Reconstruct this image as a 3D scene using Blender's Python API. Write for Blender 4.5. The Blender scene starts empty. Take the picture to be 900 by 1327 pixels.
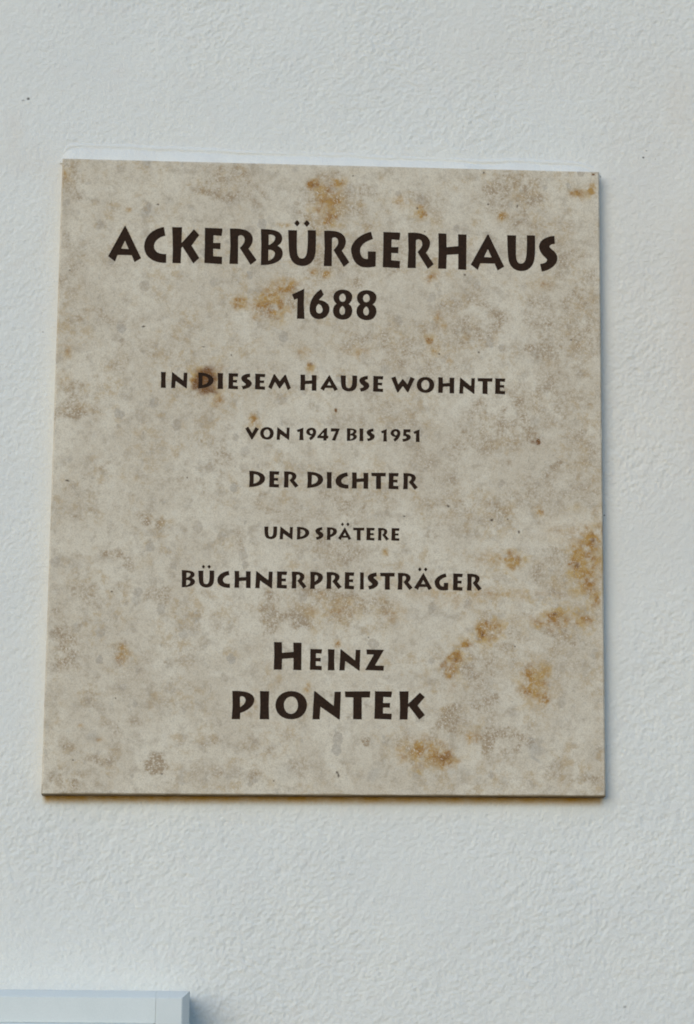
import bpy, math, re
import numpy as np
from mathutils import Vector, Matrix
from mathutils.geometry import tessellate_polygon, delaunay_2d_cdt

scene = bpy.context.scene
T = 0.013                      # slab thickness; the wall is the plane y = 0, slab front at y = -T
# ------------------------------------------------------------------ camera
F_PX, W_PX, H_PX = 3600.0, 900.0, 1327.0
YAW, PITCH, ROLL = 0.043556, 0.208911, 0.007800
CAM = Vector((-0.08097, -2.21251, -0.50224)) + Vector((0, -T, 0))
fw = Vector((math.sin(YAW)*math.cos(PITCH), math.cos(YAW)*math.cos(PITCH), math.sin(PITCH)))
r0 = Vector((math.cos(YAW), -math.sin(YAW), 0)); u0 = r0.cross(fw)
rt = math.cos(ROLL)*r0 + math.sin(ROLL)*u0
up = -math.sin(ROLL)*r0 + math.cos(ROLL)*u0
cam = bpy.data.cameras.new('camera'); cam_o = bpy.data.objects.new('camera', cam)
scene.collection.objects.link(cam_o)
cam.sensor_fit = 'VERTICAL'; cam.sensor_height = 36.0; cam.sensor_width = 24.4
cam.lens = F_PX/H_PX*36.0
cam.clip_start = 0.05; cam.clip_end = 100
m = Matrix((rt, up, -fw)).transposed().to_4x4(); m.translation = CAM
cam_o.matrix_world = m
scene.camera = cam_o
scene.render.resolution_x, scene.render.resolution_y = 694, 1024

def P(px, py, y=0.0):
    """Where the line of sight through a photo pixel meets the plane at depth y."""
    d = fw*F_PX + rt*(px-W_PX/2) - up*(py-H_PX/2)
    return CAM + d*((y-CAM.y)/d.y)

# ------------------------------------------------------------------ sky and sun
SUN = Vector((-0.50, -1.0, 0.36)).normalized()          # direction towards the sun
world = bpy.data.worlds.new('World'); scene.world = world; world.use_nodes = True
nt = world.node_tree; nt.nodes.clear()
sky = nt.nodes.new('ShaderNodeTexSky'); sky.sky_type = 'NISHITA'; sky.sun_disc = False
sky.sun_elevation = math.asin(SUN.z); sky.sun_rotation = math.atan2(SUN.x, SUN.y)
sky.ozone_density = 5.0; sky.dust_density = 0.2; sky.air_density = 1.0; sky.altitude = 200
bg = nt.nodes.new('ShaderNodeBackground'); bg.inputs['Strength'].default_value = 0.15
wo = nt.nodes.new('ShaderNodeOutputWorld')
nt.links.new(sky.outputs[0], bg.inputs[0]); nt.links.new(bg.outputs[0], wo.inputs[0])
sl = bpy.data.lights.new('sun', 'SUN'); sl.energy = 1.25; sl.angle = math.radians(44); sl.color = (1.0, 0.91, 0.76)
so = bpy.data.objects.new('sun', sl); scene.collection.objects.link(so)
so.rotation_euler = SUN.to_track_quat('Z', 'Y').to_euler()
so.location = SUN*4
scene.view_settings.view_transform = 'Standard'; scene.view_settings.look = 'None'
scene.view_settings.gamma = 1; scene.view_settings.use_curve_mapping = False
scene.view_settings.exposure = 0.34
scene.cycles.filter_width = 1.9

# ------------------------------------------------------------------ helpers
def link(o, parent=None):
    scene.collection.objects.link(o)
    if parent is not None:
        o.parent = parent
        L = Vector(); q = parent
        while q is not None:
            L += q.location; q = q.parent
        o.location = -L                       # meshes are written in world coordinates
    return o
def mesh_obj(name, verts, faces, mat, parent=None, smooth=False):
    me = bpy.data.meshes.new(name); me.from_pydata([tuple(v) for v in verts], [], faces)
    me.materials.append(mat); me.validate(); me.update()
    if smooth:
        me.polygons.foreach_set('use_smooth', [True]*len(me.polygons))
    return link(bpy.data.objects.new(name, me), parent)
def empty(name, loc):
    o = bpy.data.objects.new(name, None); o.location = loc; o.empty_display_size = 0.05
    scene.collection.objects.link(o); return o
def tag(o, label, cat):
    o['label'] = label; o['category'] = cat

class NB:
    """Small node-building helper."""
    def __init__(s, name):
        s.mat = bpy.data.materials.new(name); s.mat.use_nodes = True
        s.t = s.mat.node_tree; s.t.nodes.clear()
        s.out = s.n('ShaderNodeOutputMaterial'); s.b = s.n('ShaderNodeBsdfPrincipled')
        s.t.links.new(s.b.outputs[0], s.out.inputs[0])
        tc = s.n('ShaderNodeTexCoord'); s.co = s.vm('SCALE', tc.outputs['Object'], scale=1000.0)   # millimetres
    def n(s, k): return s.t.nodes.new(k)
    def put(s, sock, v):
        if isinstance(v, bpy.types.NodeSocket): s.t.links.new(v, sock)
        elif isinstance(v, (tuple, list)) and sock.type == 'RGBA' and len(v) == 3: sock.default_value = (*v, 1)
        else: sock.default_value = v
    def vm(s, op, a, b=None, c=None, scale=None):
        n = s.n('ShaderNodeVectorMath'); n.operation = op; s.put(n.inputs[0], a)
        if b is not None: s.put(n.inputs[1], b)
        if c is not None: s.put(n.inputs[2], c)
        if scale is not None: s.put(n.inputs['Scale'], scale)
        return n.outputs['Value'] if op in ('LENGTH', 'DISTANCE', 'DOT_PRODUCT') else n.outputs['Vector']
    def m(s, op, a, b=0.0, c=0.0, clamp=False):
        n = s.n('ShaderNodeMath'); n.operation = op; n.use_clamp = clamp
        for i, v in enumerate((a, b, c)): s.put(n.inputs[i], v)
        return n.outputs[0]
    def mr(s, v, a, b, lo=0.0, hi=1.0, smooth=True):
        n = s.n('ShaderNodeMapRange'); n.interpolation_type = 'SMOOTHSTEP' if smooth else 'LINEAR'
        for i, x in enumerate((v, a, b, lo, hi)): s.put(n.inputs[i], x)
        return n.outputs[0]
    def noise(s, scale, detail=3.0, rough=0.55, co=None, off=None, dist=0.0):
        c = co if co is not None else s.co
        if off is not None: c = s.vm('ADD', c, off)
        n = s.n('ShaderNodeTexNoise'); s.put(n.inputs['Vector'], c)
        n.inputs['Scale'].default_value = scale; n.inputs['Detail'].default_value = detail
        n.inputs['Roughness'].default_value = rough; n.inputs['Distortion'].default_value = dist
        return n
    def mix(s, f, a, b, mode='MIX'):
        n = s.n('ShaderNodeMix'); n.data_type = 'RGBA'; n.blend_type = mode; n.clamp_factor = True
        s.put(n.inputs[0], f); s.put(n.inputs[6], a); s.put(n.inputs[7], b); return n.outputs[2]
    def bump(s, h, strength, dist, normal=None):
        n = s.n('ShaderNodeBump'); n.inputs['Strength'].default_value = strength
        n.inputs['Distance'].default_value = dist; s.put(n.inputs['Height'], h)
        if normal is not None: s.put(n.inputs['Normal'], normal)
        return n.outputs[0]
    def spots(s, co, lst, y, edge=(0.35, 1.15)):
        """Union of soft elliptic marks: (photo x, photo y, rx, ry, strength[, tilt]) with radii in photo pixels."""
        acc = None
        for q in lst:
            c = P(q[0], q[1], y)*1000; rx, ry = q[2]*0.628, q[3]*0.64
            v = co
            if len(q) > 5:
                v = s.vm('SUBTRACT', v, tuple(c))
                n = s.n('ShaderNodeVectorRotate'); n.rotation_type = 'Y_AXIS'; s.put(n.inputs['Vector'], v)
                n.inputs['Angle'].default_value = math.radians(q[5]); v = n.outputs[0]
                v = s.vm('MULTIPLY', v, (1/rx, 0, 1/ry))
            else:
                v = s.vm('MULTIPLY_ADD', v, (1/rx, 0, 1/ry), (-c.x/rx, 0, -c.z/ry))
            k = s.mr(s.vm('LENGTH', v), edge[1], edge[0], 0.0, q[4])
            acc = k if acc is None else s.m('MAXIMUM', acc, k)
        return acc

# ------------------------------------------------------------------ materials
def mat_plaster():
    b = NB('white_plaster')
    big = b.noise(0.012, 3, 0.6).outputs['Fac']; mid = b.noise(0.05, 4, 0.6, off=(31, 0, 7)).outputs['Fac']
    fine = b.noise(0.55, 4, 0.65).outputs['Fac']
    col = b.mix(b.mr(big, 0.35, 0.7), (0.725, 0.72, 0.655), (0.75, 0.74, 0.665))
    col = b.mix(b.mr(mid, 0.52, 0.78, 0, 0.35), col, (0.70, 0.655, 0.585))
    col = b.mix(b.mr(fine, 0.3, 0.75, 0, 0.16), col, (0.60, 0.585, 0.55))
    wob = b.vm('ADD', b.co, b.vm('SCALE', b.vm('SUBTRACT', b.noise(0.6, 2).outputs['Color'], (.5, .5, .5)), scale=1.6))
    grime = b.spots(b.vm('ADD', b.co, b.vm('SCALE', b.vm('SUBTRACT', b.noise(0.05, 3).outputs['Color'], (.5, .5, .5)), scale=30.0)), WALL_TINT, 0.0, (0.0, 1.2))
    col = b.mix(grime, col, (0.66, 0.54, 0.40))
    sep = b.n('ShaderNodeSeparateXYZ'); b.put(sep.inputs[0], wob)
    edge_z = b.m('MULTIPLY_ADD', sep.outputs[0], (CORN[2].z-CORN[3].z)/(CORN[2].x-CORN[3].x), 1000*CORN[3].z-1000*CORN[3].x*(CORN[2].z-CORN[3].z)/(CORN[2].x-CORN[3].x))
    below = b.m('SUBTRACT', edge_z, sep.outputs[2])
    slab_shade = b.m('MULTIPLY', b.m('MULTIPLY', b.mr(below, 8.5, 1.0), b.mr(below, -4.0, -2.0)), b.m('MULTIPLY', b.mr(sep.outputs[0], 1000*CORN[3].x-1, 1000*CORN[3].x+4), b.mr(sep.outputs[0], 1000*CORN[2].x+1, 1000*CORN[2].x-4)))
    col = b.mix(b.m('MULTIPLY', slab_shade, b.mr(mid, 0.3, 0.65, 0.75, 1.0)), col, (0.46, 0.255, 0.045))   # slab's warm shadow on the wall, painted in as an ochre strip
    col = b.mix(b.spots(wob, WALL_MARKS, 0.0, (0.3, 1.1)), col, (0.05, 0.045, 0.035))
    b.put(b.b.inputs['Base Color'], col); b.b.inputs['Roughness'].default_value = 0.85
    b.b.inputs['Specular IOR Level'].default_value = 0.25
    h = b.m('ADD', b.noise(0.9, 3, 0.6, off=(5, 0, 5)).outputs['Fac'], b.m('MULTIPLY', b.noise(0.28, 3, 0.6).outputs['Fac'], 1.2))
    b.put(b.b.inputs['Normal'], b.bump(h, 0.6, 0.0008))
    return b.mat

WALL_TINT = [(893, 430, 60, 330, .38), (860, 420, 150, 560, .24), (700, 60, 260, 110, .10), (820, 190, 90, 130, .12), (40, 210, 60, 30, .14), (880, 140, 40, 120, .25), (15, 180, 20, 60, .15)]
WALL_MARKS = [(37, 128, 2.6, 2.4, .9), (30, 130, 3.2, 1.6, .4), (834, 204, 1.5, 1.5, .95), (838, 195, 1.7, 1.3, .45),
              (783.5, 668, 1.5, 1.6, .9), (810, 1305, 3, 2, .5), (56, 430, 1.6, 1.2, .5), (680, 1080, 2.5, 1.2, .2), (850, 206, 1.5, 1.5, .3)]

# features of the limestone read off the photograph (photo pixels)
RUST = [(268,494,19,19,.55),(407,240,8,8,.75),(432,262,11,8,.45),(428,283,10,7,.6),(440,236,7,5,.6),(424,258,22,28,.33),(368,292,7,2.5,.7),
 (311,393,9,8,.8),(350,396,24,18,.5),(368,372,22,12,.35),(407,352,6,5,.55),(422,356,7,5,.5),(283,520,7,9,.4),(403,474,5,6,.75),
 (330,548,9,9,.45),(556,440,5.5,4.5,.95),(565,453,9,6,.35),(545,276,8,11,.5),(652,281,7,5,.55),(748,252,12,7,.55),(768,246,6,7,.8),
 (665,727,10,10,.65),(640,724,22,9,.28),(700,662,6,6,.55),(767,697,8,11,.85),(748,730,9,10,.9),(760,745,15,13,.5),(745,712,8,5,.65),
 (772,776,7,10,.6),(762,715,17,24,.36),(765,760,10,12,.45),(720,797,10,5,1.,-20),(700,812,6,5,.55),(757,803,13,6,.6),(718,805,30,11,.33),(623,818,5,9,.85),
 (603,835,9,6,.65),(591,852,8,8,.85),(575,862,6,5,.4),(635,816,17,16,.36),(584,873,7,22,.36),(690,890,15,11,.45),(705,905,8,8,.55),
 (684,868,12,10,.35),(698,885,20,27,.28),(545,970,9,6,.85,20),(576,985,18,12,.8),(545,975,34,19,.28),(612,955,11,10,.36),(438,834,5,5,.5),
 (398,893,4,7,.42),(158,847,10,14,.34),(168,272,3.5,3,.45),(560,358,11,8,.35),(500,716,3,4,.5),(419,770,3,3,.5),(440,790,22,14,.18),
 (510,795,14,14,.22),(404,792,9,6,.25),(520,262,14,10,.25),(705,370,12,7,.25),(570,415,11,12,.28),(583,469,4,4,.4),(84,228,5,8,.3),
 (88,455,6,14,.2),(86,490,10,9,.2),(180,561,6,5,.3),(128,958,5,3,.25),(105,940,4,3,.2),(650,770,90,6,.16),(740,690,40,16,.15),(780,700,6,60,.2),(590,770,60,14,.12),(465,455,20,9,.22),(395,455,12,8,.2)]
OCHRE = [(755,735,26,60,.34),(740,800,44,18,.30),(640,815,44,24,.26),(592,858,16,36,.34),(560,978,40,20,.34),(698,885,24,30,.28),(424,262,30,34,.26),(352,388,36,24,.32),(560,290,26,24,.16),(520,430,30,14,.16),(440,795,60,18,.2),(660,728,40,14,.2),(268,496,24,24,.5),(690,770,80,10,.18)]
DARKRUST = [(268,494,17,19,.9),(270,481,13,7,.7,-10),(255,498,6,12,.6),(272,507,13,4,.5),(436,532,2.6,4,.95),(697,573,4.5,4,1.),(690,573,3,3,.5),(720,797,5,3,.7),(747,733,4,5,.6),(768,700,4,4,.6),
 (624,822,2.5,5,.7),(590,854,3.5,3.5,.55),(769,226,3,3,1.),(576,982,10,5,.35),(556,440,2.5,2.2,.6),(403,472,3,3,.6),(407,240,3,3,.45)]
BROWN = [(520,330,60,34,.35),(430,352,60,34,.38),(360,392,44,30,.42),(762,600,26,60,.35),(700,645,60,34,.38),(735,740,46,40,.38),(740,815,44,26,.45),(650,820,44,26,.35),(500,540,60,30,.28),(600,760,60,20,.25),(470,640,70,30,.28),(300,240,48,26,.55),(440,262,62,44,.5),(560,262,36,26,.35),(665,255,52,38,.55),(690,300,48,30,.3),(730,430,62,74,.42),(610,420,64,44,.42),(500,440,70,36,.40),
 (560,480,60,30,.3),(640,560,70,44,.42),(700,520,66,40,.40),(560,600,50,40,.30),(610,660,70,34,.35),(740,350,36,40,.35),(430,785,100,34,.5),(440,715,70,26,.38),(410,660,60,24,.25),(350,660,36,18,.3),
 (620,870,44,60,.42),(650,955,44,26,.6),(592,930,34,26,.55),(545,970,44,26,.5),(700,870,42,40,.25),(765,1012,34,20,.5),(720,1002,18,14,.35),(92,228,24,34,.45),(86,340,16,70,.3),
 (92,522,30,24,.45),(78,840,24,52,.5),(88,1016,46,16,.65),(202,990,13,17,.85,15),(156,848,13,16,.5),(150,718,26,8,.6),(168,730,6,12,.45),(190,676,7,6,.75),(208,678,8,6,.75,-25),(187,668,13,7,.4),
 (206,770,19,14,.45),(128,985,20,7,.45),(150,978,10,10,.35),(86,965,12,9,.4),(115,905,12,10,.4),(110,765,20,14,.35),(120,780,18,12,.3),(310,700,10,18,.4),(345,800,30,34,.45),(150,330,30,30,.16),
 (120,620,50,6,.3,-15),(115,650,20,14,.25),(110,672,26,4,.35,15),(95,415,16,5,.45,-25),(120,403,18,4,.35),(140,413,16,5,.4,30),(165,440,40,16,.2),(155,468,14,20,.25),(215,440,40,20,.25),
 (205,620,26,10,.25),(255,635,40,12,.3),(290,590,24,36,.35),(250,530,30,18,.2),(686,451,8,6,.85,-30),(722,603,12,4,.75,-45),(720,765,5,5,.55),(273,960,14,9,.3),(280,1000,12,9,.35),(325,965,13,9,.35),(350,972,8,8,.4),(332,1003,9,8,.45),
 (388,995,13,16,.35),(375,955,9,8,.35),(475,961,6,6,.85),(470,957,3,3,.6),(255,995,12,12,.3),(110,1003,8,8,.3),(175,935,9,8,.35),(152,948,6,8,.4),(138,938,14,6,.3),(190,850,20,10,.2),(225,895,30,12,.25),(300,800,16,26,.2),(270,770,10,6,.3),
 (250,812,12,6,.35),(280,805,9,14,.25),(240,845,24,14,.25),(110,880,22,9,.25),(730,845,36,12,.25),(470,500,14,8,.15),(460,545,20,12,.2),(640,985,14,8,.2),(160,760,14,8,.25),(175,880,30,24,.15)]
GREY = [(693,970,14,15,.5,20),(690,957,11,2,.6,12),(695,983,12,1.6,.6,22),(575,1000,60,10,.2),(640,330,14,20,.25),(300,330,20,12,.2),(190,275,26,10,.2),(120,955,10,7,.4),(375,1000,20,12,.2),(486,1003,12,9,.35)]
PALE = [(395,260,9,30,.6),(650,300,14,16,.5),(360,250,20,16,.5),(330,430,40,20,.4),(640,440,30,40,.4),(600,540,30,18,.4),(265,580,40,24,.4),(540,690,40,10,.5),(690,710,22,16,.6),(560,800,40,34,.5),
 (640,905,34,20,.6),(665,850,20,18,.45),(730,940,50,40,.35),(660,1000,60,14,.45),(230,830,16,40,.4),(420,480,14,14,.35),(590,250,24,18,.5),(740,290,40,22,.4),(120,310,30,18,.3),(520,880,40,30,.4),(455,445,8,22,.4),(600,530,26,14,.4),(720,560,34,10,.5),(640,395,12,30,.4),(670,440,30,40,.35)]
PITS = [(632.5,265,2,1.8),(670.5,267.5,1.6,2.4),(541,270,1.6,1.6),(602.5,356,2,1.7),(740.5,441,1.7,1.7),(621,456.7,1.6,1.6),(581,656,2.2,2.2),(638,674,2.4,2.2),(658,673,1.3,1.3),(672.8,689,1.9,2.4),(264,449.5,2.8,1.1),(300,460,1.5,1.7),
 (186,423,3,1.2),(243,619,1.3,1.3),(145.5,767,1.8,1.4),(87,623,4,1.6),(439,1004.5,2,3.4),(437,1001,2.4,2.2),(524.5,669,2.2,1.2),(570,459,1.5,1.5),(205,265,2.,1.8),(91,350,1.3,1.3),(458,228,1.4,1.6),(627,224,2,1.5),(668,838,1.2,1.2),(551,300,1.2,1.2),(355,1012,1.2,1.2),(95,985,1.6,1.2),(210,1003,1.4,1.2),(478,826,1.3,1.3),(390,690,1.2,1.2),(150,905,1.2,1.2),(320,745,1.2,1.2),(783,777,2,2.5),(780,748,1.4,2)]

def mat_stone():
    b = NB('honed_limestone')
    co = b.co
    def att(name):
        n = b.n('ShaderNodeAttribute'); n.attribute_name = name; return n.outputs['Fac']
    brown, rust, dr, pale, grey, pit = (att(k) for k in ('brown', 'rust', 'dark_rust', 'pale', 'grey', 'pit'))
    n_big = b.noise(0.018, 5, 0.62, dist=0.8).outputs['Fac']
    n_mid = b.noise(0.075, 6, 0.66, off=(40, 0, 3)).outputs['Fac']
    n_fine = b.noise(0.42, 5, 0.72, off=(3, 8, 1)).outputs['Fac']
    n_gr = b.noise(1.1, 3, 0.7, off=(2, 5, 9)).outputs['Fac']
    base = b.mix(b.mr(n_big, 0.36, 0.62), (0.685, 0.61, 0.47), (0.595, 0.515, 0.385))
    base = b.mix(b.mr(n_mid, 0.50, 0.68, 0, .60), base, (0.45, 0.395, 0.305))
    base = b.mix(b.m('MULTIPLY', pale, 0.85), base, (0.70, 0.635, 0.505))         # pale micrite patches
    vw = b.vm('ADD', co, b.vm('SCALE', b.vm('SUBTRACT', b.noise(0.25, 3, 0.6).outputs['Color'], (.5, .5, .5)), scale=6.0))
    vc = b.n('ShaderNodeTexVoronoi'); b.put(vc.inputs['Vector'], b.vm('MULTIPLY', vw, (1.0, 0.0, 0.8))); vc.inputs['Scale'].default_value = 0.105
    vs = b.n('ShaderNodeSeparateColor'); b.put(vs.inputs[0], vc.outputs['Color'])
    rad = b.m('MULTIPLY_ADD', vs.outputs[1], 0.30, 0.14)
    clast = b.m('MULTIPLY', b.mr(b.m('SUBTRACT', vc.outputs['Distance'], rad), 0.06, -0.06), b.mr(vs.outputs[0], 0.60, 0.98, 0, .75))
    base = b.mix(b.m('MULTIPLY', clast, b.mr(n_fine, 0.3, 0.6, 0.45, 1.0)), base, b.mix(vs.outputs[2], (0.40, 0.335, 0.25), (0.37, 0.33, 0.27)))   # small fossil pieces
    n_sm = b.noise(0.19, 4, 0.7, off=(90, 2, 17)).outputs['Fac']
    base = b.mix(b.mr(n_sm, 0.50, 0.66, 0, .32), base, (0.44, 0.36, 0.25))
    base = b.mix(b.mr(n_sm, 0.48, 0.34, 0, .35), base, (0.66, 0.61, 0.50))
    grain = b.mr(n_fine, 0.38, 0.60)                                               # grainy brown fossil debris
    bm = b.m('MULTIPLY', b.m('MULTIPLY_ADD', brown, 1.2, b.mr(n_mid, 0.48, 0.70, 0, .30)), b.m('MULTIPLY_ADD', grain, 1.15, 0.30), clamp=True)
    base = b.mix(bm, base, (0.36, 0.268, 0.165))
    base = b.mix(b.m('MULTIPLY', att('ochre'), b.mr(n_mid, 0.35, 0.60, 0.45, 1.4), clamp=True), base, (0.50, 0.335, 0.125))
    base = b.mix(b.m('MULTIPLY', grey, 0.8), base, (0.33, 0.31, 0.27))
    rm = b.m('MULTIPLY', rust, b.mr(b.noise(0.20, 5, 0.75, off=(7, 1, 77)).outputs['Fac'], 0.36, 0.58, 0.6, 2.2), clamp=True)
    base = b.mix(rm, base, b.mix(b.mr(b.noise(0.09, 3, 0.6, off=(3, 3, 3)).outputs['Fac'], .4, .6), (0.32, 0.15, 0.026), (0.43, 0.245, 0.06)))
    weak = b.m('MULTIPLY', b.mr(b.noise(0.03, 3, 0.6, off=(70, 0, 11)).outputs['Fac'], 0.42, 0.62), b.mr(b.noise(0.13, 5, 0.75, off=(1, 0, 40)).outputs['Fac'], 0.46, 0.66, 0, .55))
    base = b.mix(b.m('MULTIPLY', weak, 1.1), base, (0.44, 0.305, 0.145))
    base = b.mix(b.m('MULTIPLY', dr, b.mr(n_fine, 0.25, 0.55, 0.9, 1.4), clamp=True), base, (0.17, 0.065, 0.010))
    base = b.mix(b.mr(n_gr, 0.44, 0.66, 0, .42), base, (0.30, 0.25, 0.18))         # grain
    fl = b.m('MULTIPLY', b.mr(b.noise(0.75, 4, 0.7, off=(50, 20, 5)).outputs['Fac'], 0.55, 0.64), b.m('MULTIPLY_ADD', brown, 0.9, 0.22), clamp=True)
    base = b.mix(b.m('MULTIPLY', fl, 0.95), base, (0.76, 0.69, 0.57))                                     # calcite flecks
    ring = b.m('ABSOLUTE', b.m('SUBTRACT', b.noise(0.05, 3, 0.6, off=(15, 4, 31), dist=0.6).outputs['Fac'], 0.5))
    base = b.mix(b.m('MULTIPLY', b.mr(ring, 0.010, 0.0, 0, .40), b.mr(n_big, 0.45, 0.6)), base, (0.30, 0.25, 0.19))
    pv = b.n('ShaderNodeTexVoronoi'); b.put(pv.inputs['Vector'], co); pv.inputs['Scale'].default_value = 0.11
    pit = b.m('MAXIMUM', pit, b.mr(pv.outputs['Distance'], 0.065, 0.02, 0, .5))
    base = b.mix(pit, base, (0.085, 0.062, 0.04))
    base = b.mix(b.m('MULTIPLY', att('under'), b.mr(n_mid, 0.3, 0.7, 0.75, 1.0)), base, (0.14, 0.085, 0.025))   # sawn lower edge, its shade painted in as dark brown
    b.put(b.b.inputs['Base Color'], base)
    b.put(b.b.inputs['Roughness'], b.mr(n_fine, 0.3, 0.7, 0.55, 0.75)); b.b.inputs['Specular IOR Level'].default_value = 0.15
    h = b.m('SUBTRACT', b.m('MULTIPLY_ADD', n_gr, 0.35, b.m('MULTIPLY', n_fine, 0.5)), pit)
    b.put(b.b.inputs['Normal'], b.bump(h, 0.30, 0.0007))
    return b.mat

def mat_letter():
    b = NB('dark_brown_letter_paint')
    n = b.noise(0.6, 4, 0.65).outputs['Fac']
    col = b.mix(b.mr(n, 0.35, 0.7), (0.022, 0.0115, 0.0058), (0.036, 0.0175, 0.0085))
    col = b.mix(b.mr(b.noise(0.25, 5, 0.75, off=(4, 9, 4)).outputs['Fac'], 0.63, 0.76, 0, .5), col, (0.06, 0.026, 0.014))
    b.put(b.b.inputs['Base Color'], col); b.b.inputs['Roughness'].default_value = 0.7
    b.b.inputs['Specular IOR Level'].default_value = 0.1
    b.put(b.b.inputs['Normal'], b.bump(n, 0.3, 0.0004)); return b.mat

def mat_metal(name, c1, c2, rough):
    b = NB(name)
    n = b.noise(0.03, 4, 0.6).outputs['Fac']; f = b.noise(1.2, 3, 0.6).outputs['Fac']
    col = b.mix(b.mr(n, 0.35, 0.65), c1, c2)
    b.put(b.b.inputs['Base Color'], b.mix(b.mr(f, 0.3, 0.8, 0, .12), col, (0.35, 0.36, 0.36)))
    b.put(b.b.inputs['Roughness'], b.mr(f, 0.2, 0.8, rough-.06, rough+.08))
    b.put(b.b.inputs['Normal'], b.bump(f, 0.06, 0.0003)); return b.mat

CORN = [P(81.3, 205, -T), P(776.9, 222.5, -T), P(785.3, 1032, -T), P(53.8, 1029, -T)]      # TL TR BR BL of the slab front
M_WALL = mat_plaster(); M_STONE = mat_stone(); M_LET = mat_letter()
M_METAL = mat_metal('pale_grey_coated_metal', (0.65, 0.695, 0.655), (0.68, 0.72, 0.68), 0.42)
M_CORNER = mat_metal('pale_grey_corner_plastic', (0.645, 0.685, 0.645), (0.67, 0.705, 0.665), 0.48)

# ------------------------------------------------------------------ the wall, with its plaster relief as geometry
def build_wall():
    rng = np.random.default_rng(11)
    step = 0.0012
    X0, X1, Z0, Z1 = -0.46, 0.46, -0.62, 0.56
    nx, nz = int((X1-X0)/step)+1, int((Z1-Z0)/step)+1
    xs, zs = np.linspace(X0, X1, nx), np.linspace(Z0, Z1, nz)
    fx = np.fft.fftfreq(nx, step)[None, :]; fz = np.fft.fftfreq(nz, step)[:, None]
    def band(lu, lv, ang):
        """Band-passed noise; lu, lv are the grain size along and across the direction ang."""
        c, s_ = math.cos(ang), math.sin(ang)
        u, v = fx*c+fz*s_, -fx*s_+fz*c
        q = (u*lu)**2 + (v*lv)**2
        g = q*np.exp(-q*1.3)
        h = np.fft.ifft2(np.fft.fft2(rng.standard_normal((nz, nx)))*g).real
        return h/h.std()
    def low(l):
        g = np.exp(-((fx*l)**2+(fz*l)**2)*4)
        h = np.fft.ifft2(np.fft.fft2(rng.standard_normal((nz, nx)))*g).real
        return h/h.std()
    a = 1/(1+np.exp(-2.5*low(0.12)))
    h = band(.0072, .0041, math.radians(62))*a + band(.0068, .0040, math.radians(30))*(1-a)
    h = h*0.68 + 0.78*band(.0036, .0028, math.radians(50)) + 0.55*band(.016, .011, math.radians(40))
    h = np.where(h > 0, h, h*1.15)
    amp = 0.00019*(0.92+0.30*np.clip(low(0.07), -1.5, 1.5))
    H = h*amp + 0.00035*low(0.05) + 0.0005*low(0.14)
    # troweled smooth around the slab
    X, Z = np.meshgrid(xs, zs)
    l = (CORN[0].x+CORN[3].x)/2; r = (CORN[1].x+CORN[2].x)/2; t = (CORN[0].z+CORN[1].z)/2; bt = (CORN[2].z+CORN[3].z)/2
    d = np.hypot(np.maximum(np.maximum(l-X, X-r), 0), np.maximum(np.maximum(bt-Z, Z-t), 0))
    sm = np.clip((d-0.001)/0.016, 0, 1); sm = sm*sm*(3-2*sm)
    H *= 0.25+0.75*sm
    left = np.clip((-0.20-X)/0.06, 0, 1)*np.clip((Z+0.28)/0.06, 0, 1); H *= 1-0.35*left       # calmer plaster left of the slab
    e = np.minimum.reduce([X-X0, X1-X, Z-Z0, Z1-Z]); H *= np.clip(e/0.03, 0, 1)
    V = np.empty((nz*nx, 3)); V[:, 0] = X.ravel(); V[:, 1] = -H.ravel(); V[:, 2] = Z.ravel()
    idx = np.arange(nz*nx).reshape(nz, nx)
    Q = np.stack([idx[:-1, :-1], idx[:-1, 1:], idx[1:, 1:], idx[1:, :-1]], -1).reshape(-1, 4)
    # plain wall further out
    B = 1.6; k = len(V)
    ring = np.array([(-B, 0, -B), (B, 0, -B), (B, 0, B), (-B, 0, B)])
    V = np.vstack([V, ring]); cn = [idx[0, 0], idx[0, -1], idx[-1, -1], idx[-1, 0]]
    Q = np.vstack([Q, [(k, k+1, cn[1], cn[0]), (k+1, k+2, cn[2], cn[1]), (k+2, k+3, cn[3], cn[2]), (k+3, k, cn[0], cn[3])]])
    me = bpy.data.meshes.new('wall')
    me.vertices.add(len(V)); me.vertices.foreach_set('co', V.ravel())
    me.loops.add(Q.size); me.loops.foreach_set('vertex_index', Q.ravel().astype(np.int32))
    me.polygons.add(len(Q)); me.polygons.foreach_set('loop_start', np.arange(0, Q.size, 4, dtype=np.int32))
    me.polygons.foreach_set('use_smooth', np.ones(len(Q), dtype=bool))
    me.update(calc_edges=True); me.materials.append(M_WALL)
    o = link(bpy.data.objects.new('wall', me)); o['kind'] = 'structure'
    return o
wall = build_wall()

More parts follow.
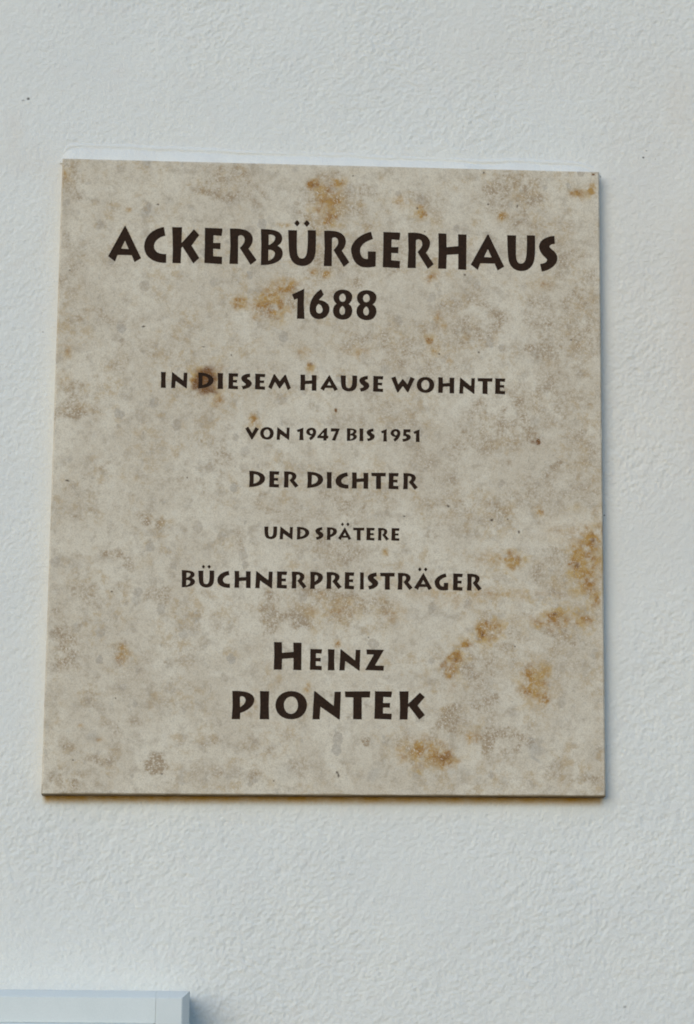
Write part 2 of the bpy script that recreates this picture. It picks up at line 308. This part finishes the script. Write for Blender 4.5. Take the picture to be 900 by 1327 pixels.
# plaster bead troweled along the slab's upper edge: part of the wall
def build_bead():
    rng = np.random.default_rng(4); n = 150; V = []; F = []
    wob = np.convolve(rng.standard_normal(n+20), np.ones(9)/9, 'same')[10:10+n]
    wob2 = np.convolve(rng.standard_normal(n+20), np.ones(5)/5, 'same')[10:10+n]
    for i in range(n):
        s = i/(n-1); px = 78 + s*(779-78)
        ptop = np.interp(px, [74, 95, 140, 430, 700, 786], [193.5, 190, 192, 203.5, 212, 215.5]) + wob[i]*2.4
        pbot = np.interp(px, [74, 81, 777, 786], [206, 205, 222.5, 223])
        a = P(px, ptop, 0); b_ = P(px, pbot, 0); zt = a.z; zb = (CORN[0].lerp(CORN[1], min(max((px-81.3)/695.6, 0), 1))).z + 0.0004
        end = min(1, s/0.02, (1-s)/0.05); end = math.sin(max(end, 0)*math.pi/2)
        zt = zb + (zt-zb)*(0.15+0.85*end); hgt = max(zt-zb, .0008); out = (0.0046 + wob2[i]*0.0014)*end
        lip = (0.0007+0.0005*wob[i])*end                      # the wall coat ends in a small lip above the bead
        prof = [(0.0035, zt+0.0055), (0.0003-lip*.45, zt+0.0035), (0.0002-lip, zt+0.0011), (0.0002-lip*.9, zt+0.0005), (0.0001, zt-0.0002), (0.0002-out*0.25, zt-0.18*hgt), (-out*0.62, zb+0.46*hgt), (-out*0.88, zb+0.20*hgt), (-out, zb+0.03*hgt), (-out, zb-0.001), (0.003, zb-0.001)]
        V += [(a.x, y, z) for y, z in prof]
    k = 11
    for i in range(n-1):
        for j in range(k-1):
            F.append((i*k+j, i*k+j+1, (i+1)*k+j+1, (i+1)*k+j))
    F.append(tuple(range(k))[::-1]); F.append(tuple((n-1)*k+j for j in range(k)))
    return mesh_obj('plaster_bead', V, F, M_WALL, wall, True)
build_bead()

# ------------------------------------------------------------------ lettering: outlines drawn in the letter's own box
def parse(path, box):
    x0, y0, x1, y1 = box; t = re.sub('([MLCZ])', r' \1 ', path).split(); i = 0; cs = []; cur = []
    def pt(j): return Vector(((float(t[j])-x0)/(x1-x0), 1-(float(t[j+1])-y0)/(y1-y0)))
    while i < len(t):
        c = t[i]
        if c == 'M': cur = [pt(i+1)]; cs.append(cur); i += 3
        elif c == 'L': cur.append(pt(i+1)); i += 3
        elif c == 'C':
            a, b, d, e = cur[-1], pt(i+1), pt(i+3), pt(i+5); i += 7
            for k in range(1, 9):
                s = k/8; cur.append(a*(1-s)**3 + b*3*s*(1-s)**2 + d*3*s*s*(1-s) + e*s**3)
        else: i += 1
    for c in cs:
        if (c[0]-c[-1]).length < 1e-4: c.pop()
    return cs
G = {}
def g(ch, box, path): G[ch] = parse(path, box)
g('A', (62,95,320,385), 'M191 96 L199 96 L320 352 L268 385 L246 330 L136 330 L117 384 L62 342 Z M194 215 L222 280 L165 278 Z')
g('C', (342,112,515,395), 'M497 112 L508 182 C455 195 420 230 420 265 C422 310 455 328 515 325 L515 395 C500 396 480 396 465 393 C385 383 342 330 342 270 C345 190 400 135 497 112 Z')
g('K', (560,112,772,395), 'M560 113 L638 112 L634 236 L730 125 L772 170 L712 255 L772 350 L725 395 L640 264 L632 278 L628 395 L562 395 L565 300 L564 200 Z')
g('E', (60,120,203,402), 'M65 120 L200 122 L203 134 L196 182 L133 178 L131 237 L188 236 L186 286 L131 283 L130 340 L200 344 L198 402 L62 396 L60 390 L64 260 Z')
g('R', (254,132,468,408), 'M258 134 C300 130 350 132 380 142 C420 155 440 185 438 215 C436 250 415 272 405 284 L468 370 L420 408 L335 280 C360 255 380 235 372 205 C365 180 335 178 324 192 L322 404 L254 404 L262 270 Z')
g('B', (498,142,674,412), 'M500 142 C580 140 665 145 668 205 C668 235 655 250 632 264 C662 278 674 300 672 325 C668 385 590 412 500 412 L503 275 Z M562 183 C600 180 612 195 612 205 C610 230 590 248 562 260 Z M560 296 C595 296 610 310 610 325 C606 352 585 370 558 378 Z')
g('U', (52,145,268,420), 'M52 148 L122 148 C120 220 120 270 122 310 C125 350 140 363 160 362 C185 360 195 340 200 300 C205 250 205 200 204 145 L268 145 C270 220 270 270 265 320 C255 390 210 420 160 420 C100 418 65 380 60 320 C54 270 54 200 52 148 Z')
g('G', (540,155,735,437), 'M697 155 L712 213 C650 235 612 265 612 305 C614 350 635 374 672 370 L672 310 L735 310 L733 425 C715 435 670 438 635 435 C580 425 545 375 540 295 C552 225 620 175 697 155 Z')
g('H', (528,113,750,388), 'M530 113 L594 115 L595 218 L685 208 L683 118 L750 118 L748 388 L684 386 L685 270 L596 278 L592 384 L528 384 L532 240 Z')
g('S', (652,120,797,402), 'M773 120 L777 183 C750 185 735 195 735 205 C735 222 797 240 797 295 C795 350 740 390 675 402 L660 342 C695 338 715 325 715 310 C712 290 655 270 652 205 C655 155 710 125 773 120 Z')
g('1', (112,83,210,318), 'M208 83 L205 200 L210 318 L150 318 L155 160 L130 172 L112 130 Z')
SIX = 'M338 88 L360 130 C345 150 335 160 322 172 C375 178 405 205 405 240 C402 290 370 323 318 323 C270 320 248 290 248 240 C252 170 290 120 338 88 Z M318 205 C308 215 300 225 300 245 C302 268 310 278 325 277 C345 275 352 260 350 245 C345 220 332 208 318 205 Z'
g('6', (248,88,405,323), SIX)
G['9'] = [[Vector((1-p.x, 1-p.y)) for p in c] for c in G['6']]
g('8', (430,93,582,325), 'M508 93 C560 95 582 120 582 150 C580 175 570 190 553 203 C575 215 582 235 582 258 C578 300 550 325 505 325 C460 323 432 300 430 260 C430 235 440 215 458 203 C440 190 433 172 434 150 C437 115 465 95 508 93 Z M507 125 C487 128 480 145 480 158 C482 178 492 187 505 187 C522 186 530 172 530 158 C528 135 520 126 507 125 Z M505 220 C490 228 482 242 482 258 C484 278 493 287 505 287 C518 285 525 272 524 255 C522 238 515 226 505 220 Z')
g('I', (0,0,100,100), 'M2 0 L100 1 L95 50 L99 100 L0 100 L6 50 Z')
g('N', (0,65,247,316), 'M14 65 L24 66 L184 195 L191 70 L247 70 L238 316 L226 316 L70 205 L62 316 L0 316 Z')
g('D', (60,75,218,235), 'M62 75 C140 72 218 95 218 150 C215 200 150 232 60 235 L66 155 Z M108 108 C150 110 165 130 165 148 C163 180 135 192 105 198 Z')
g('O', (448,70,722,312), 'M588 70 C670 72 722 125 722 190 C718 260 670 312 585 312 C500 310 448 260 448 190 C452 115 510 70 588 70 Z M585 118 C545 120 522 155 522 190 C524 235 545 262 582 265 C620 263 643 230 643 190 C640 145 620 118 585 118 Z')
g('P', (70,72,268,315), 'M75 72 C150 70 268 75 268 150 C262 205 210 240 145 262 L143 315 L70 315 L78 195 Z M143 122 C160 112 192 125 190 152 C188 180 165 198 143 210 Z')
g('T', (180,75,402,318), 'M180 78 L402 75 L398 130 L328 130 L328 318 L252 316 L254 130 L186 128 Z')
g('Z', (700,118,835,270), 'M710 118 L835 120 L772 232 L835 234 L832 270 L700 266 L762 155 L712 154 Z')
g('M', (520,145,788,330), 'M586 146 L598 146 L655 225 L716 150 L727 150 L788 305 L750 330 L712 238 L661 310 L648 310 L600 236 L560 322 L520 300 Z')
g('W', (335,165,610,355), 'M335 185 L385 165 L418 260 L466 196 L475 196 L525 258 L560 168 L610 188 L536 350 L521 350 L472 280 L418 355 L405 355 Z')
g('V', (90,142,292,328), 'M90 170 L135 142 L192 235 L240 145 L292 172 L197 328 L180 328 Z')
g('4', (352,160,520,348), 'M460 170 L500 160 L497 270 L520 282 L510 318 L492 318 L488 348 L440 348 L445 318 L352 312 L358 285 Z M447 228 L445 275 L406 275 Z')
g('7', (550,160,685,352), 'M553 162 L685 166 L617 352 L565 346 L622 212 L550 215 Z')
g('5', (628,133,718,272), 'M640 135 L715 134 L712 168 L672 168 L670 185 C705 188 718 205 718 222 C712 250 680 268 632 272 L628 240 C655 240 672 232 672 222 C672 212 655 208 635 210 Z')

# text lines: (top y at x=ref, bottom y, ref x, slope), then letters with their left and right edge in the photograph
LINES = [
 ((293.6, 340.4, 200, .0232), [('A',140.3,183.3),('C',187,215.8),('K',223.3,258.7),('E',265,288.8),('R',297.5,333),('B',338,367.2),('U',373.7,409.7),('R',419.7,453.3),('G',455,487.5),('E',496.3,519.2),('R',528.3,562.5),('H',568,605),('A',610.3,653.8),('U',657.5,693.7),('S',698.7,722.8)],
  [(382,388.7,285.3,293.3),(394.2,401.7,285.5,293.7)]),
 ((374.2, 413.4, 400, .022), [('1',378.7,395),('6',401.3,427.5),('8',431.7,457),('8',462.2,488.3)], []),
 ((481.9, 502.7, 212, .0192), [('I',208.7,215.3),('N',222,243.3),('D',256.9,277.2),('I',282.2,289.5),('E',296.1,309.1),('S',312.8,326.7),('E',330.6,344.2),('M',347.8,377.5),('H',389.4,410.6),('A',415.3,438.3),('U',441.7,463.1),('S',465.8,479.1),('E',483.6,497.2),('W',507.2,537.8),('O',540.2,563.3),('H',568,589.1),('N',595.3,615.9),('T',619.1,638.7),('E',641.7,655.3)], []),
 ((552.9, 569.4, 320, .0155), [('V',318,336),('O',337.4,355.2),('N',358.7,375.8),('1',384.6,393.8),('9',397,410.2),('4',411.3,426.2),('7',428.9,440.9),('B',449.6,463.1),('I',466,471.3),('S',475.3,486),('1',493.9,501.8),('9',506.4,519.3),('5',521.8,532.8),('1',535.8,544.3)], []),
 ((610.1, 631.4, 325, .0147), [('D',323,344),('E',349,362.3),('R',368,387.3),('D',398.3,419.3),('I',423.7,430.3),('C',435,452),('H',456.3,477.7),('T',481.3,500.5),('E',503.7,517),('R',522.6,542)], []),
 ((682.1, 698.7, 345, .0135), [('U',342.8,359.4),('N',362.6,380),('D',384.8,401.3),('S',408.9,419.7),('P',423.6,437.2),('A',438.3,455.6),('T',457.8,472.6),('E',475,485.9),('R',490,504.4),('E',507.4,518.1)],
  [(442.2,446.1,677.2,681.8),(449.2,453.2,677.2,681.8)]),
 ((738.9, 761.2, 240, .0122), [('B',235.6,253.3),('U',257.3,277.9),('C',281.8,298.4),('H',304,325.3),('N',331,353.8),('E',358.9,372.4),('R',378,397.8),('P',402,419),('R',423.1,443.3),('E',446.8,459.5),('I',466.7,472),('S',476.6,490.6),('T',492.7,512),('R',515.5,535.3),('A',537,560.3),('G',563.3,581.3),('E',587.2,600),('R',605.3,624.7)],
  [(262,266,732,736.9),(269.2,273.5,732,736.9),(542.2,546.4,735.5,740.4),(549.8,554.2,735.5,740.4)]),
 ((832, 868.5, 373, .006), [('H',355,391.2)], []),
 ((841.1, 868.7, 420, .008), [('E',401.8,417.8),('I',425,434),('N',440,467.5),('Z',473.3,498)], []),
 ((895.5, 932.3, 400, .002), [('P',300.5,330.2),('I',336.8,349.3),('O',357.2,398.3),('N',405.2,442.2),('T',447,480.3),('E',485.3,508.5),('K',517.8,551)], []),
]
def contours_on_slab(ch, x0, x1, top, bot):
    q = [P(x0, bot(x0), -T), P(x1, bot(x1), -T), P(x0, top(x0), -T), P(x1, top(x1), -T)]
    out = []
    for c in G[ch]:
        out.append([q[0].lerp(q[1], p.x).lerp(q[2].lerp(q[3], p.x), p.y) for p in c])
    return out
letters = []
for (ty, by, rx, sl_), chars, dots in LINES:
    for ch, a, b in chars:
        top = lambda x: ty+(x-rx)*sl_; bot = lambda x: by+(x-rx)*sl_
        letters.append([contours_on_slab(ch, a, b, top, bot)])
    for a, b, c, d in dots:                                    # the two dots of an umlaut: small lozenges
        cx, cy, hw, hh = (a+b)/2, (c+d)/2, (b-a)/2, (d-c)/2
        ln = [P(cx+hw*u, cy+hh*v, -T) for u, v in ((-.15,-1),(.15,-1),(1,-.12),(1,.12),(.15,1),(-.15,1),(-1,.12),(-1,-.12))]
        letters.append([[ln], 'dot'])

def area(c): return sum(p.x*q.z-q.x*p.z for p, q in zip(c, c[1:]+c[:1]))/2
def fill(contours, y):
    """Triangles of a set of nested outlines in the plane y."""
    pts = [Vector((p.x, y, p.z)) for c in contours for p in c]
    tris = tessellate_polygon([[Vector((p.x, p.z, 0)) for p in c] for c in contours])
    out = []
    for t in tris:
        a, b, c = (pts[i] for i in t)
        n = (b-a).cross(c-a)
        if n.length < 1e-14: continue
        out.append(tuple(t) if n.y < 0 else tuple(t)[::-1])
    return pts, out

# ------------------------------------------------------------------ the stone plaque
plaque = empty('stone_plaque', Vector((0, 0, (CORN[2].z+CORN[3].z)/2)))
tag(plaque, 'beige limestone plaque with dark brown engraved German inscription on the white wall', 'plaque')
def fractal(rng, n, lo, hi, beta):
    """Periodic fractal noise, n x n, between lo and hi cycles per tile."""
    f = np.hypot(np.fft.fftfreq(n, 1/n)[None, :], np.fft.fftfreq(n, 1/n)[:, None])
    g = np.where((f >= lo) & (f <= hi), np.maximum(f, 1)**(-beta), 0)
    h = np.fft.ifft2(np.fft.fft2(rng.standard_normal((n, n)))*g).real
    return h/h.std()
def in_poly(X, Z, c):
    ins = np.zeros(X.shape, bool)
    for p, q in zip(c, c[1:]+c[:1]):
        if p.z == q.z: continue
        k = ((p.z > Z) != (q.z > Z)) & (X < (q.x-p.x)*(Z-p.z)/(q.z-p.z)+p.x)
        ins ^= k
    return ins
def stone_masks(X, Z):
    rng = np.random.default_rng(21); n = 1024; tile = 0.6
    def field(lo, hi, beta):
        h = fractal(rng, n, lo, hi, beta)
        return h[((Z/tile*n).astype(int)) % n, ((X/tile*n).astype(int)) % n]
    out = {}
    def spots(lst, amt, lo, hi, e0, e1):
        wx, wz = field(lo, hi, 1.6)*amt, field(lo, hi, 1.6)*amt
        acc = np.zeros(len(X))
        for q in lst:
            c = P(q[0], q[1], -T); rx, ry = q[2]*.000628, q[3]*.00064
            ix = np.abs(X-c.x) < 2*max(rx, ry)+.02; ix &= np.abs(Z-c.z) < 2*max(rx, ry)+.02
            wk = min(1.0, (0.42 if rx*ry > .00012 else 0.16)*math.sqrt(rx*ry)/amt); dx, dz = X[ix]+wx[ix]*wk-c.x, Z[ix]+wz[ix]*wk-c.z
            t = math.radians(q[5]) if len(q) > 5 else 0.0
            u, v = (dx*math.cos(t)-dz*math.sin(t))/rx, (dx*math.sin(t)+dz*math.cos(t))/ry
            k = np.clip((e1-np.hypot(u, v))/(e1-e0), 0, 1); k = k*k*(3-2*k)*q[4]
            acc[ix] = 1-(1-acc[ix])*(1-k)
        return acc
    def ragged(v, lo, hi, a, b): return np.clip(v*np.clip(a+b*field(lo, hi, 1.25), 0, 1.35), 0, 1)
    big = [q for q in BROWN if max(q[2:4]) > 20]; small = [q for q in BROWN if max(q[2:4]) <= 20]
    out['brown'] = np.maximum(ragged(spots(big, .0060, 10, 300, .60, 1.08), 14, 400, .66, .45), ragged(spots(small, .0020, 25, 250, .65, 1.10), 60, 400, .9, .2))
    out['rust'] = ragged(spots(RUST, .0022, 25, 300, .0, 1.5)*1.3, 40, 400, .85, .45)
    out['ochre'] = spots(OCHRE + [(q[0], q[1], q[2]*1.5+2, q[3]*1.5+2, q[4]*.45) for q in RUST], .0050, 12, 300, .1, 1.25)
    out['ochre'] = ragged(out['ochre']*1.45, 25, 400, .70, .55)
    out['dark_rust'] = spots(DARKRUST, .0010, 40, 300, .2, 1.25)
    out['pale'] = spots(PALE, .0040, 12, 200, .1, 1.3)
    out['grey'] = spots(GREY, .0012, 20, 300, .3, 1.15)
    out['pit'] = spots([(*q, .95) for q in PITS], .0003, 60, 400, .2, 1.2)
    return out
def build_slab():
    CH = 0.0011; rng = np.random.default_rng(8); n = 60
    TL, TR, BR, BL = CORN
    outer = [a.lerp(b, i/n) for a, b in ((BL, BR), (BR, TR), (TR, TL), (TL, BL)) for i in range(n)]
    N = len(outer)
    wv = np.convolve(rng.standard_normal(N+8), np.ones(3)/3, 'same')[4:4+N]
    nrm = ((0, 1), (-1, 0), (0, -1), (1, 0)); ins = []
    for i, p in enumerate(outer):                              # arris a little worn, chipped here and there
        dx, dz = nrm[i//n]
        if i % n == 0: ex, ez = nrm[(i//n-1) % 4]; dx += ex; dz += ez
        d = CH*(1+0.28*wv[i]) + (0.0011 if rng.random() < 0.02 else 0)
        ins.append(Vector((p.x+dx*d, -T, p.z+dz*d)))
    # front face: outlines of rim and letters as fixed edges, a fine net of points between them
    cons = [ins] + [c for L in letters for c in L[0]]
    pts = []; edges = []
    for c in cons:
        k = len(pts); pts += [Vector((p.x, p.z)) for p in c]
        edges += [(k+i, k+(i+1) % len(c)) for i in range(len(c))]
    st = 0.0011
    gx, gz = np.meshgrid(np.arange(BL.x, BR.x, st), np.arange(BR.z, TL.z, st))
    gx = gx.ravel()+rng.uniform(-.3, .3, gx.size)*st; gz = gz.ravel()+rng.uniform(-.3, .3, gz.size)*st
    for q in PITS + [(436,532,3,4), (697,573,5,5), (690,957,11,2), (695,983,12,2), (769,226,3,3)]:
        c = P(q[0], q[1], -T); a = np.arange(-.0024, .0024, .00035); ax, az = np.meshgrid(a, a)
        gx = np.concatenate([gx, c.x+ax.ravel()+rng.uniform(-1e-4, 1e-4, ax.size)]); gz = np.concatenate([gz, c.z+az.ravel()+rng.uniform(-1e-4, 1e-4, ax.size)])
    keep = in_poly(gx, gz, [Vector((p.x*.997, 0, p.z-(0.0006 if p.z > 0 else -0.0006))) for p in ins])
    pts += [Vector((float(x), float(z))) for x, z in zip(gx[keep], gz[keep])]
    v2, _, tris = delaunay_2d_cdt(pts, edges, [], 0, 1e-7)[:3]
    co = np.array([(v.x, v.y) for v in v2]); tr = np.array(tris)
    cen = co[tr].mean(1)
    ok = in_poly(cen[:, 0], cen[:, 1], ins)
    for c in cons[1:]:
        x0, x1 = min(p.x for p in c), max(p.x for p in c); z0, z1 = min(p.z for p in c), max(p.z for p in c)
        ix = np.where((cen[:, 0] > x0) & (cen[:, 0] < x1) & (cen[:, 1] > z0) & (cen[:, 1] < z1))[0]
        ok[ix] ^= in_poly(cen[ix, 0], cen[ix, 1], c)
    tr = tr[ok]
    a, b_, c = co[tr[:, 0]], co[tr[:, 1]], co[tr[:, 2]]
    flip = ((b_-a)[:, 0]*(c-a)[:, 1]-(b_-a)[:, 1]*(c-a)[:, 0]) < 0
    tr[flip] = tr[flip][:, ::-1]                               # counter-clockwise seen from the front
    V = [(x, -T, z) for x, z in co]; F = [tuple(int(i) for i in t) for t in tr]
    k = len(V)                                                 # arris and edges
    V += [tuple(p) for p in ins] + [(p.x, -T+CH*0.9, p.z) for p in outer] + [(p.x, 0.003, p.z) for p in outer]
    for i in range(N):
        j = (i+1) % N
        F.append((k+i, k+N+i, k+N+j, k+j)); F.append((k+N+i, k+2*N+i, k+2*N+j, k+N+j))
    o = mesh_obj('slab', V, F, M_STONE, plaque)
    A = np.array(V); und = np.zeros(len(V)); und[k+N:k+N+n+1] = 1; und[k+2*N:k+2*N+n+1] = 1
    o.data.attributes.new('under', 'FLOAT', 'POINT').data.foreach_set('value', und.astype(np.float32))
    for name, val in stone_masks(A[:, 0], A[:, 2]).items():
        o.data.attributes.new(name, 'FLOAT', 'POINT').data.foreach_set('value', val.astype(np.float32))
    return o
build_slab()

DEP = 0.0006
for L in letters:
    cs = L[0]; pts, tri = fill(cs, -T+DEP)
    V = list(pts); F = list(tri); k = 0
    for c in cs:
        b0 = len(V); V += [Vector((p.x, -T+0.00002, p.z)) for p in c]; n = len(c)
        for i in range(n):
            j = (i+1) % n; F.append((k+i, k+j, b0+j, b0+i))
        k += n
    mesh_obj('umlaut_dot' if len(L) > 1 else 'letter', V, F, M_LET, plaque)

# ------------------------------------------------------------------ metal display case below
D_CASE = 0.058
cr = P(246, 1284, -D_CASE)                       # upper right front corner
case_w, case_h, fr = 0.40, 0.26, 0.0250
xr, zt = cr.x, cr.z; xl, zb = xr-case_w, zt-case_h
case = empty('display_case', (0, 0, zb)); case.location = ((xl+xr)/2, 0, zb)
tag(case, 'pale grey metal case with seamed frame corner mounted on the wall below the plaque', 'display case')
def sweep(name, prof, p0, p1, inward, mat):
    """Extrude a frame profile (distance in from the outer edge, y) between two outer-edge points."""
    n = len(prof); V = []
    for p in (p0, p1):
        V += [p + inward*d + Vector((0, y, 0)) for d, y in prof]
    F = [(i, (i+1) % n, n+(i+1) % n, n+i) for i in range(n)] + [tuple(range(n))[::-1], tuple(range(n, 2*n))]
    o = mesh_obj(name, V, F, mat, case)
    bm_fix(o); return o
def bm_fix(o, bevel=0.0):
    import bmesh
    bm = bmesh.new(); bm.from_mesh(o.data); bmesh.ops.recalc_face_normals(bm, faces=bm.faces); bm.to_mesh(o.data); bm.free()
    if bevel:
        md = o.modifiers.new('bevel', 'BEVEL'); md.width = bevel; md.segments = 4; md.limit_method = 'ANGLE'
        o.data.polygons.foreach_set('use_smooth', [True]*len(o.data.polygons))
        md.harden_normals = True
def box(name, a, b, mat, bevel=0.0, parent=None):
    (x0, y0, z0), (x1, y1, z1) = a, b
    V = [(x, y, z) for x in (x0, x1) for y in (y0, y1) for z in (z0, z1)]
    F = [(0,1,3,2),(4,6,7,5),(0,4,5,1),(2,3,7,6),(0,2,6,4),(1,5,7,3)]
    o = mesh_obj(name, V, F, mat, parent or case); bm_fix(o, bevel); return o
yf, yb = -D_CASE, -0.030
prof = [(0.0, yb), (0.0, yf+0.0075), (0.0006, yf+0.0062), (0.0050, yf+0.0006), (0.0060, yf), (fr-0.0003, yf), (fr, yf+0.0003), (fr, yb)]
gap = 0.00012; ct = 0.0258
sweep('top_rail', prof, Vector((xl+ct+gap, 0, zt)), Vector((xr-ct-gap, 0, zt)), Vector((0, 0, -1)), M_METAL)
sweep('bottom_rail', prof, Vector((xl+ct+gap, 0, zb)), Vector((xr-ct-gap, 0, zb)), Vector((0, 0, 1)), M_METAL)
sweep('side_rail', prof, Vector((xr, 0, zb+ct+gap)), Vector((xr, 0, zt-ct-gap)), Vector((-1, 0, 0)), M_METAL)
sweep('side_rail', prof, Vector((xl, 0, zb+ct+gap)), Vector((xl, 0, zt-ct-gap)), Vector((1, 0, 0)), M_METAL)
def corner(xo, zo):
    """Moulded corner piece: chamfered on its two outer edges, butted against the rails on the others."""
    sx = 1 if xo == xr else -1; sz = 1 if zo == zt else -1; c = 0.0060; q = 0.0004
    def ring(e, y, r):      # e: inset of the outer edges, r: inset of the inner edges
        xs_, zs_ = (xo-sx*(ct-r), xo-sx*e), (zo-sz*(ct-r), zo-sz*e)
        return [(xs_[0], y, zs_[0]), (xs_[1], y, zs_[0]), (xs_[1], y, zs_[1]), (xs_[0], y, zs_[1])]
    V = ring(c, yf-0.0003, q) + ring(c*.85, yf+0.0003, 0) + ring(0.0006, yf+0.0060, 0) + ring(0, yf+0.0075, 0) + ring(0, yb, 0)
    F = [(0, 1, 2, 3)] + [(k+i, k+(i+1) % 4, k+4+(i+1) % 4, k+4+i) for k in (0, 4, 8, 12) for i in range(4)] + [(16, 17, 18, 19)]
    o = mesh_obj('corner_piece', V, F, M_CORNER, case); bm_fix(o)
for cx0 in (xl, xr-ct):
    for cz0 in (zb, zt-ct):
        corner(xr if cx0 > xl else xl, zt if cz0 > zb else zb)
box('case_body', (xl+0.0015, yb-0.001, zb+0.0015), (xr-0.0015, 0.003, zt-0.0015), M_METAL, 0.001)
box('front_panel', (xl+fr+.0001, yf-0.0025, zb+fr+.0001), (xr-fr-.0001, yb-0.002, zt-fr-.0001), M_METAL, 0.0025)
